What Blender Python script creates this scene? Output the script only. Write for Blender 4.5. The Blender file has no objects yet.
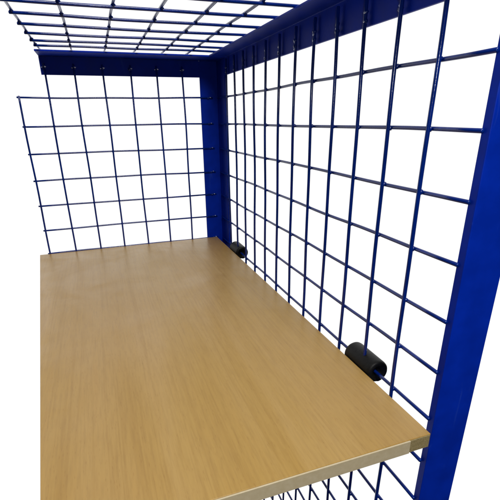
import bpy, bmesh, math, random
from mathutils import Vector, Matrix
random.seed(7)
S = bpy.context.scene
C = S.collection
U = 0.05            # one mesh cell of the cage = 50 mm
Z0 = 1.30           # height of the top full row of wires above the floor


def P(x, y, z):
    return Vector((x * U, y * U, z * U + Z0))


# ------------------------------------------------------------------ camera
cam_d = bpy.data.cameras.new('camera')
cam = bpy.data.objects.new('camera', cam_d)
C.objects.link(cam)
S.camera = cam
cam_d.sensor_width = 36.0
cam_d.lens = 412.6 / 500 * 36.0
cam_d.shift_x = 0.0047
cam_d.shift_y = 0.0677
cam_d.clip_start = 0.01
cam_d.clip_end = 200
yaw, pitch, roll = math.radians(19.115), math.radians(-21.831), math.radians(-0.760)
fw = Vector((math.sin(yaw) * math.cos(pitch), math.cos(yaw) * math.cos(pitch), math.sin(pitch)))
rt = Vector((math.cos(yaw), -math.sin(yaw), 0))
up = rt.cross(fw)
rt, up = math.cos(roll) * rt + math.sin(roll) * up, -math.sin(roll) * rt + math.cos(roll) * up
M = Matrix((rt, up, -fw)).transposed().to_4x4()
M.translation = P(-5.035, -18.149, -0.804)
cam.matrix_world = M

# ------------------------------------------------------------------ light
S.render.engine = 'CYCLES'
S.view_settings.view_transform = 'Standard'
S.view_settings.look = 'None'
S.view_settings.exposure = 0.0
S.view_settings.gamma = 1.0

# a white studio: bright wall on the far and right sides and a bright ceiling, a dim room behind the camera
W = bpy.data.worlds.new('World')
S.world = W
W.use_nodes = True
nt = W.node_tree
nt.nodes.clear()
out = nt.nodes.new('ShaderNodeOutputWorld')
bg = nt.nodes.new('ShaderNodeBackground')
tc = nt.nodes.new('ShaderNodeTexCoord')
dot = nt.nodes.new('ShaderNodeVectorMath'); dot.operation = 'DOT_PRODUCT'
wd = Vector((0.30, 0.93, -0.15)).normalized()
dot.inputs[1].default_value = wd
m1 = nt.nodes.new('ShaderNodeMapRange'); m1.interpolation_type = 'SMOOTHSTEP'
m1.inputs['From Min'].default_value = 0.22; m1.inputs['From Max'].default_value = 0.42
m1.inputs['To Min'].default_value = 0.0; m1.inputs['To Max'].default_value = 1.06
sep = nt.nodes.new('ShaderNodeSeparateXYZ')
m2 = nt.nodes.new('ShaderNodeMapRange'); m2.interpolation_type = 'SMOOTHSTEP'
m2.inputs['From Min'].default_value = 0.45; m2.inputs['From Max'].default_value = 0.95
m2.inputs['To Min'].default_value = 0.01; m2.inputs['To Max'].default_value = 0.45
mx = nt.nodes.new('ShaderNodeMath'); mx.operation = 'MAXIMUM'
L = nt.links
L.new(tc.outputs['Generated'], dot.inputs[0]); L.new(dot.outputs['Value'], m1.inputs['Value'])
L.new(tc.outputs['Generated'], sep.inputs[0]); L.new(sep.outputs['Z'], m2.inputs['Value'])
L.new(m1.outputs[0], mx.inputs[0]); L.new(m2.outputs[0], mx.inputs[1])
L.new(mx.outputs[0], bg.inputs['Strength']); bg.inputs['Color'].default_value = (1, 1, 1, 1)
L.new(bg.outputs[0], out.inputs[0])


def area(name, loc, target, size, power, col=(1, 1, 1)):
    d = bpy.data.lights.new(name, 'AREA')
    d.shape = 'DISK'; d.size = size; d.energy = power; d.color = col
    o = bpy.data.objects.new(name, d); C.objects.link(o)
    o.location = loc
    o.rotation_euler = (target - loc).to_track_quat('-Z', 'Y').to_euler()
    return o


area('room_lamp', P(-4, -40, 33), P(-3, -4, -4), 1.2, 52, (1.0, 0.98, 0.95))
area('camera_flash', P(-4.2, -18.3, 0.3), P(-2, -6, -3), 0.012, 0.38, (1.0, 0.98, 0.95))


# ------------------------------------------------------------------ materials
def mat(name):
    m = bpy.data.materials.new(name)
    m.use_nodes = True
    n = m.node_tree
    return m, n, n.nodes['Principled BSDF']


def node(n, t, **kw):
    a = n.nodes.new(t)
    for k, v in kw.items():
        if k in a.inputs: a.inputs[k].default_value = v
        else: setattr(a, k, v)
    return a


def mapping(n, scale):
    tc = n.nodes.new('ShaderNodeTexCoord')
    mp = n.nodes.new('ShaderNodeMapping'); mp.inputs['Scale'].default_value = scale
    n.links.new(tc.outputs['Object'], mp.inputs['Vector'])
    return mp.outputs[0]


def ramp(n, fac, stops):
    r = n.nodes.new('ShaderNodeValToRGB')
    e = r.color_ramp.elements
    e[0].position, e[0].color = stops[0][0], (*stops[0][1], 1)
    e[1].position, e[1].color = stops[-1][0], (*stops[-1][1], 1)
    for p, c in stops[1:-1]:
        k = e.new(p); k.color = (*c, 1)
    n.links.new(fac, r.inputs[0])
    return r.outputs[0]


def mixc(n, mode, fac, a, b):
    m = n.nodes.new('ShaderNodeMix'); m.data_type = 'RGBA'; m.blend_type = mode
    if isinstance(fac, float): m.inputs[0].default_value = fac
    else: n.links.new(fac, m.inputs[0])
    for i, v in ((6, a), (7, b)):
        if isinstance(v, tuple): m.inputs[i].default_value = (*v, 1)
        else: n.links.new(v, m.inputs[i])
    return m.outputs[2]


def paint(name, c1, c2, rough, bump=0.12, spec=.5):
    m, n, b = mat(name)
    v = mapping(n, (1, 1, 1))
    ns = node(n, 'ShaderNodeTexNoise', Scale=45.0, Detail=4.0); n.links.new(v, ns.inputs['Vector'])
    n.links.new(ramp(n, ns.outputs[0], [(.35, c1), (.7, c2)]), b.inputs['Base Color'])
    sc = node(n, 'ShaderNodeTexNoise', Scale=1.0, Detail=3.0, Distortion=1.5)
    n.links.new(mapping(n, (60, 60, 14)), sc.inputs['Vector'])
    c = mixc(n, 'MIX', ramp(n, sc.outputs[0], [(.66, (0, 0, 0)), (.74, (.35, .35, .35))]), b.inputs['Base Color'].links[0].from_socket, (.02, .06, .40))
    n.links.new(c, b.inputs['Base Color'])
    n2 = node(n, 'ShaderNodeTexNoise', Scale=420.0, Detail=3.0); n.links.new(v, n2.inputs['Vector'])
    mr = node(n, 'ShaderNodeMapRange'); n.links.new(ns.outputs[0], mr.inputs['Value'])
    mr.inputs['To Min'].default_value = rough - .07; mr.inputs['To Max'].default_value = rough + .1
    n.links.new(mr.outputs[0], b.inputs['Roughness'])
    b.inputs['Specular IOR Level'].default_value = spec
    bp = node(n, 'ShaderNodeBump', Strength=bump, Distance=.0006)
    n.links.new(n2.outputs[0], bp.inputs['Height']); n.links.new(bp.outputs[0], b.inputs['Normal'])
    return m


blue = paint('blue_powder_coat', (.0002, .018, .31), (.0003, .023, .39), .45, .12, .10)
wire_blue = paint('blue_wire_coat', (.0003, .014, .14), (.0005, .020, .22), .15, .10)


def wood():
    m, n, b = mat('beech_laminate')
    # broad bands
    a = node(n, 'ShaderNodeTexNoise', Scale=1.0, Detail=3.0, Roughness=.55, Distortion=.6)
    n.links.new(mapping(n, (13, 1.3, 1)), a.inputs['Vector'])
    base = ramp(n, a.outputs[0], [(.30, (.375, .228, .058)), (.47, (.40, .252, .076)), (.58, (.42, .272, .098)), (.72, (.395, .246, .072))])
    t = node(n, 'ShaderNodeTexNoise', Scale=1.0, Detail=2.0)          # yellower and pinker zones of the sheet
    n.links.new(mapping(n, (3.2, 1.0, 1)), t.inputs['Vector'])
    base = mixc(n, 'MULTIPLY', 1.0, base, ramp(n, t.outputs[0], [(.38, (.95, .92, .72)), (.62, (1.0, 1.0, 1.22))]))
    # growth lines, slightly wandering
    w = node(n, 'ShaderNodeTexNoise', Scale=1.0, Detail=2.0, Distortion=1.2)
    n.links.new(mapping(n, (250, 4.0, 1)), w.inputs['Vector'])
    lines = ramp(n, w.outputs[0], [(.36, (.84, .78, .66)), (.52, (1, 1, 1)), (.70, (1.0, .95, .88))])
    c = mixc(n, 'MULTIPLY', .42, base, lines)
    # fine fibre
    f = node(n, 'ShaderNodeTexNoise', Scale=1.0, Detail=4.0, Roughness=.7)
    n.links.new(mapping(n, (430, 34, 1)), f.inputs['Vector'])
    c = mixc(n, 'MULTIPLY', .5, c, ramp(n, f.outputs[0], [(.33, (.78, .74, .68)), (.56, (1, 1, 1))]))
    # beech flecks
    k = node(n, 'ShaderNodeTexVoronoi', Scale=1.0); k.inputs['Randomness'].default_value = 1
    n.links.new(mapping(n, (620, 85, 1)), k.inputs['Vector'])
    c = mixc(n, 'MULTIPLY', .5, c, ramp(n, k.outputs['Distance'], [(.06, (.74, .62, .48)), (.22, (1, 1, 1))]))
    n.links.new(c, b.inputs['Base Color'])
    r = node(n, 'ShaderNodeMapRange'); n.links.new(f.outputs[0], r.inputs['Value'])
    r.inputs['To Min'].default_value = .27; r.inputs['To Max'].default_value = .44
    sm = node(n, 'ShaderNodeTexNoise', Scale=9.0, Detail=6.0, Roughness=.65, Distortion=.8)      # hand marks and dust
    n.links.new(mapping(n, (1, 1, 1)), sm.inputs['Vector'])
    s2 = node(n, 'ShaderNodeMapRange'); n.links.new(sm.outputs[0], s2.inputs['Value'])
    s2.inputs['From Min'].default_value = .4; s2.inputs['From Max'].default_value = .65
    s2.inputs['To Min'].default_value = -.05; s2.inputs['To Max'].default_value = .10
    ad = node(n, 'ShaderNodeMath', operation='ADD')
    n.links.new(r.outputs[0], ad.inputs[0]); n.links.new(s2.outputs[0], ad.inputs[1])
    n.links.new(ad.outputs[0], b.inputs['Roughness'])
    b.inputs['Specular IOR Level'].default_value = .5
    bp = node(n, 'ShaderNodeBump', Strength=.10, Distance=.0003)
    n.links.new(f.outputs[0], bp.inputs['Height']); n.links.new(bp.outputs[0], b.inputs['Normal'])
    return m


def speckled(name, c1, c2, scale, rough, bump=.1):
    m, n, b = mat(name)
    ns = node(n, 'ShaderNodeTexNoise', Scale=scale, Detail=5.0, Roughness=.7)
    n.links.new(mapping(n, (1, 1, 1)), ns.inputs['Vector'])
    n.links.new(ramp(n, ns.outputs[0], [(.35, c1), (.68, c2)]), b.inputs['Base Color'])
    b.inputs['Roughness'].default_value = rough
    bp = node(n, 'ShaderNodeBump', Strength=bump, Distance=.0005)
    n.links.new(ns.outputs[0], bp.inputs['Height']); n.links.new(bp.outputs[0], b.inputs['Normal'])
    return m


beech = wood()
banding = speckled('pale_edge_band', (.48, .40, .25), (.54, .46, .31), 160, .5)
edge_shade = speckled('painted_edge_shade', (.20, .155, .06), (.32, .25, .12), 600, .8, .5)  # olive brown with the post's shade on the board edge painted in
rubber = speckled('black_rubber', (.004, .004, .004), (.009, .009, .009), 300, .5, .3)

rubber.node_tree.nodes['Principled BSDF'].inputs['Specular IOR Level'].default_value = .22
glint_weld = speckled('weld_painted_glint', (.30, .36, .60), (.80, .86, 1.0), 500, .22, .5)  # weld beads, their glints put into a pale bluish colour
glint_weld.node_tree.nodes['Principled BSDF'].inputs['Metallic'].default_value = .6


# ------------------------------------------------------------------ helpers
def obj(name, bm, m, parent=None, smooth=False):
    bmesh.ops.recalc_face_normals(bm, faces=bm.faces)
    me = bpy.data.meshes.new(name)
    bm.to_mesh(me); bm.free()
    me.materials.append(m)
    if m is wire_blue: me.materials.append(glint_weld)
    if smooth:
        for p in me.polygons: p.use_smooth = True
    o = bpy.data.objects.new(name, me)
    C.objects.link(o)
    if parent:
        o.parent = parent
        o.matrix_parent_inverse = Matrix.Translation(-parent.location)
    return o


def thing(name, label, cat, loc, group=None):
    o = bpy.data.objects.new(name, None)
    o.empty_display_size = .05
    C.objects.link(o); o.location = loc
    o['label'] = label; o['category'] = cat
    if group: o['group'] = group
    return o


def prism(bm, outline, a, b, axis='z', bevel=.0):
    """outline: 2-D points in cell units, extruded from a to b along axis"""
    def q(p, h):
        if axis == 'z': return P(p[0], p[1], h)
        if axis == 'y': return P(p[0], h, p[1])
        return P(h, p[0], p[1])
    v1 = [bm.verts.new(q(p, a)) for p in outline]
    v2 = [bm.verts.new(q(p, b)) for p in outline]
    n = len(outline)
    fs = [bm.faces.new(v1), bm.faces.new(v2[::-1])]
    for i in range(n):
        fs.append(bm.faces.new((v1[i], v2[i], v2[(i + 1) % n], v1[(i + 1) % n])))
    if bevel:
        es = {e for f in fs for e in f.edges}
        bmesh.ops.bevel(bm, geom=list(es), offset=bevel * U, segments=3, affect='EDGES', profile=.5)


def angle(ox, oy, lx, ly, t):
    """L outline: corner at (ox,oy), legs lx along x and ly along y (signed), thickness t"""
    sx, sy = math.copysign(1, lx), math.copysign(1, ly)
    return [(ox, oy), (ox + lx, oy), (ox + lx, oy + sy * t), (ox + sx * t, oy + sy * t), (ox + sx * t, oy + ly), (ox, oy + ly)]


def tube(bm, pts, r, sides=12):
    """round wire through pts (metres) with slightly rounded cut ends"""
    d = (pts[-1] - pts[0]).normalized()
    a = d.orthogonal().normalized(); b = d.cross(a)
    rings = []
    seq = [(pts[0], .72)] + [(pts[0] + d * r * .35, 1)] + [(p, 1) for p in pts[1:-1]] + [(pts[-1] - d * r * .35, 1)] + [(pts[-1], .72)]
    for p, k in seq:
        rings.append([bm.verts.new(p + (a * math.cos(t) + b * math.sin(t)) * r * k) for t in [2 * math.pi * i / sides for i in range(sides)]])
    for r1, r2 in zip(rings, rings[1:]):
        for i in range(sides):
            bm.faces.new((r1[i], r1[(i + 1) % sides], r2[(i + 1) % sides], r2[i]))
    bm.faces.new(rings[0]); bm.faces.new(rings[-1][::-1])


def wire(bm, p0, p1, r, wob=.010):
    """p in cell units; gentle hand-drawn waviness as in welded mesh"""
    A, B = P(*p0), P(*p1)
    d = (B - A); n = max(3, int(d.length / (U * .5)))
    a = d.normalized().orthogonal(); b = d.normalized().cross(a)
    ph = [random.uniform(0, 6.28) for _ in range(4)]
    pts = []
    for i in range(n + 1):
        t = i / n; s = t * d.length / U
        w1 = math.sin(s * .7 + ph[0]) * .6 + math.sin(s * 1.9 + ph[1]) * .4
        w2 = math.sin(s * .8 + ph[2]) * .6 + math.sin(s * 1.7 + ph[3]) * .4
        pts.append(A + d * t + (a * w1 + b * w2) * wob * U)
    tube(bm, pts, r * U)


def blob(bm, p, sx, sy, sz, mi=0):
    j = random.uniform(.85, 1.2)
    ret = bmesh.ops.create_icosphere(bm, subdivisions=2, radius=U)
    for v in ret['verts']:
        k = 1 + random.uniform(-.12, .12)
        v.co = P(*p) + Vector((v.co.x * sx * k * j, v.co.y * sy * k * j, v.co.z * sz * k))
        for f in v.link_faces: f.material_index = mi


R = .035            # wire radius, in cells (3.3 mm wire)
RR = .035
ROOF = 1.36         # underside of the roof flange
BOT = -18.4
FRONT = -13.62

# ------------------------------------------------------------------ the cage
cage = thing('mesh_cage', 'blue powder coated steel cage of angle posts and welded wire mesh', 'cage', P(-3.5, -6.8, BOT))

# posts and rails
bm = bmesh.new()
prism(bm, angle(.115, .115, -.785, -1.17, .07), BOT, ROOF - .002, 'z', .016)
obj('corner_post', bm, blue, cage)
bm = bmesh.new()
# front post: broad face to the front with a short return towards the mesh
prism(bm, [(.045, FRONT), (.86, FRONT), (.86, FRONT + .06), (.105, FRONT + .06), (.105, FRONT + .15), (.045, FRONT + .15)], BOT, ROOF, 'z', .014)
obj('front_post', bm, blue, cage)
bm = bmesh.new()
prism(bm, [(.112, .76), (.112, ROOF - .002), (.048, ROOF - .002), (.048, .76)], -6.52, -.672, 'x', .006)
prism(bm, [(.112, ROOF), (.112, ROOF + .06), (-1.15, ROOF + .06), (-1.15, ROOF)], -6.52, .115, 'x', .014)
o = obj('back_rail', bm, blue, cage)
bm = bmesh.new()
prism(bm, [(.04, .755), (.105, .755), (.105, ROOF + .068), (-.56, ROOF + .064), (-.56, ROOF + .003), (.04, ROOF + .003)], FRONT + .16, -1.155, 'y', .014)
obj('side_rail', bm, blue, cage)

# back mesh: lighter cross wires, uprights on the inside
BX0, ZS = -1.384, .985
bm = bmesh.new()
for i in range(7):
    x = BX0 - i
    wire(bm, (x, -R, BOT + .3), (x, -R, 1.13 if i < 6 else .06), R)
    if i == 6: continue
    blob(bm, (x, -R * .7, 1.0), .075, .05, .055)
    blob(bm, (x + .035, -R * 1.1, 1.02), .05, .045, .03, 1)  # small pale bead, a painted glint on the weld
    blob(bm, (x - .06, -R * .6, 1.0), .035, .03, .022, 1)
for j in range(0, 18):
    z = -j * ZS
    wire(bm, (BX0 - 6.09, R * .8, z), (-.16, R * .8, z), R * .94)
    for i in range(7):
        blob(bm, (BX0 - i, 0, z), R * 1.25, R * 1.2, R * 1.25)
    if j >= 0:
        blob(bm, (-.36, R * .4, z), .05, .035, .04)
        blob(bm, (-.27, R * .1, z + .02), .03, .025, .02, 1)
obj('back_mesh_panel', bm, wire_blue, cage, True)

# side mesh
bm = bmesh.new()
RY0, RS = -1.595, .994
for k in range(0, 12):
    y = RY0 - k * RS
    wire(bm, (-R, y, BOT + .3), (-R, y, 1.27), R * 1.04)
    for zz in (.98, .83):
        blob(bm, (-R * .9, y + .02, zz + random.uniform(-.02, .02)), .045, .06, .05)
        blob(bm, (-R * 1.6, y + .01, zz + random.uniform(-.05, .05)), .02, .028, .03, 1)
for j in range(0, 18):
    z = -.011 - j * ZS
    wire(bm, (R * .8, -.12, z), (R * .8, FRONT + .10, z), R)
    for k in range(12):
        blob(bm, (0, RY0 - k * RS, z), R * 1.2, R * 1.3, R * 1.3)
obj('side_mesh_panel', bm, wire_blue, cage, True)

# roof mesh
bm = bmesh.new()
RX = [-1.26, -2.19, -3.22, -4.26, -5.36, -6.40]
RYC = [-1.67, -2.61, -3.74, -4.97, -6.15, -7.33, -8.51, -9.69, -10.87, -12.05, -13.2]
RZ = ROOF + .068 + RR      # the roof mesh lies on the flanges
for x in RX:
    wire(bm, (x, -.28, RZ + R * 1.85), (x, FRONT + .1, RZ + R * 1.85), R)
for y in RYC:
    wire(bm, (-6.46, y, RZ), (-.30, y, RZ), RR)
    for x in RX:
        blob(bm, (x, y, RZ + R), R * 1.4, R * 1.4, R)
obj('roof_mesh_panel', bm, wire_blue, cage, True)

# ------------------------------------------------------------------ the shelf
BT = -5.901
BTH = .27
BF = -13.84
shelf = thing('shelf_board', 'light beech wood laminate shelf with a pale front edge, lying inside the blue cage', 'shelf', P(-4, -7, BT - BTH))
bm = bmesh.new()
xl0, xl1 = -7.77, -6.39
prism(bm, [(xl0, -.03), (-.70, -.03), (-.70, -.05), (-.235, -.05), (-.225, BF), (xl1, BF)], BT - BTH, BT, 'z', .012)
obj('panel', bm, beech, shelf)
bm = bmesh.new()
prism(bm, [(xl1, BF - .002), (-.66, BF - .002), (-.66, BF - .03), (xl1, BF - .03)], BT - BTH - .004, BT - .006, 'z', .008)
obj('edge_band', bm, banding, shelf)
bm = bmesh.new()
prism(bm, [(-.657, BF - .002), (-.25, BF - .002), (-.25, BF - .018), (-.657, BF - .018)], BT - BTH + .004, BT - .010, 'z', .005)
o = obj('edge_shade_strip', bm, edge_shade, shelf)  # added strip, darkens the edge end where the post shades it
o['label'] = 'dark strip with painted shade at the end of the front edge beside the post'


# ------------------------------------------------------------------ clips
def make_clip(label, y, zc):
    t = thing('shelf_clip', label, 'clip', P(.06, y, zc - .27), 'black shelf clips on the side mesh')
    prof = [(.45, .10), (.45, .14), (.48, .165), (.48, .23), (.45, .254), (.40, .262)]
    ring = [(h, r) for h, r in prof]
    full = [(.41, .10)] + ring + [(-.40, .262)] + [(-h, r) for h, r in ring[::-1][1:]] + [(-.41, .10)]
    bm = bmesh.new()
    n = 40
    rings = []
    for h, r in full:
        row = []
        for i in range(n):
            a = 2 * math.pi * i / n
            rr = r
            if r > .2:                       # slightly flattened underside
                if math.cos(a - math.radians(250)) > .93: rr = r * .94
            row.append(bm.verts.new(P(.06 + rr * math.cos(a), y + h, zc + rr * math.sin(a))))
        rings.append(row)
    for r1, r2 in zip(rings, rings[1:]):
        for i in range(n):
            bm.faces.new((r1[i], r1[(i + 1) % n], r2[(i + 1) % n], r2[i]))
    bm.faces.new(rings[0]); bm.faces.new(rings[-1][::-1])
    o = obj('sleeve', bm, rubber, t, True)
    bm = bmesh.new()
    prism(bm, [(-.30, BT - BTH - .05), (.02, BT - BTH - .05), (.02, zc - .14), (-.08, zc - .14), (-.08, BT - BTH - .01), (-.30, BT - BTH - .01)], y - .38, y + .38, 'y', .01)
    obj('foot', bm, rubber, t)
    return t


make_clip('larger looking black rubber clip on the mesh, nearest the front corner of the shelf', -11.47, -5.92)
make_clip('small looking black rubber clip on the mesh, close to the corner post', -2.36, -5.91)
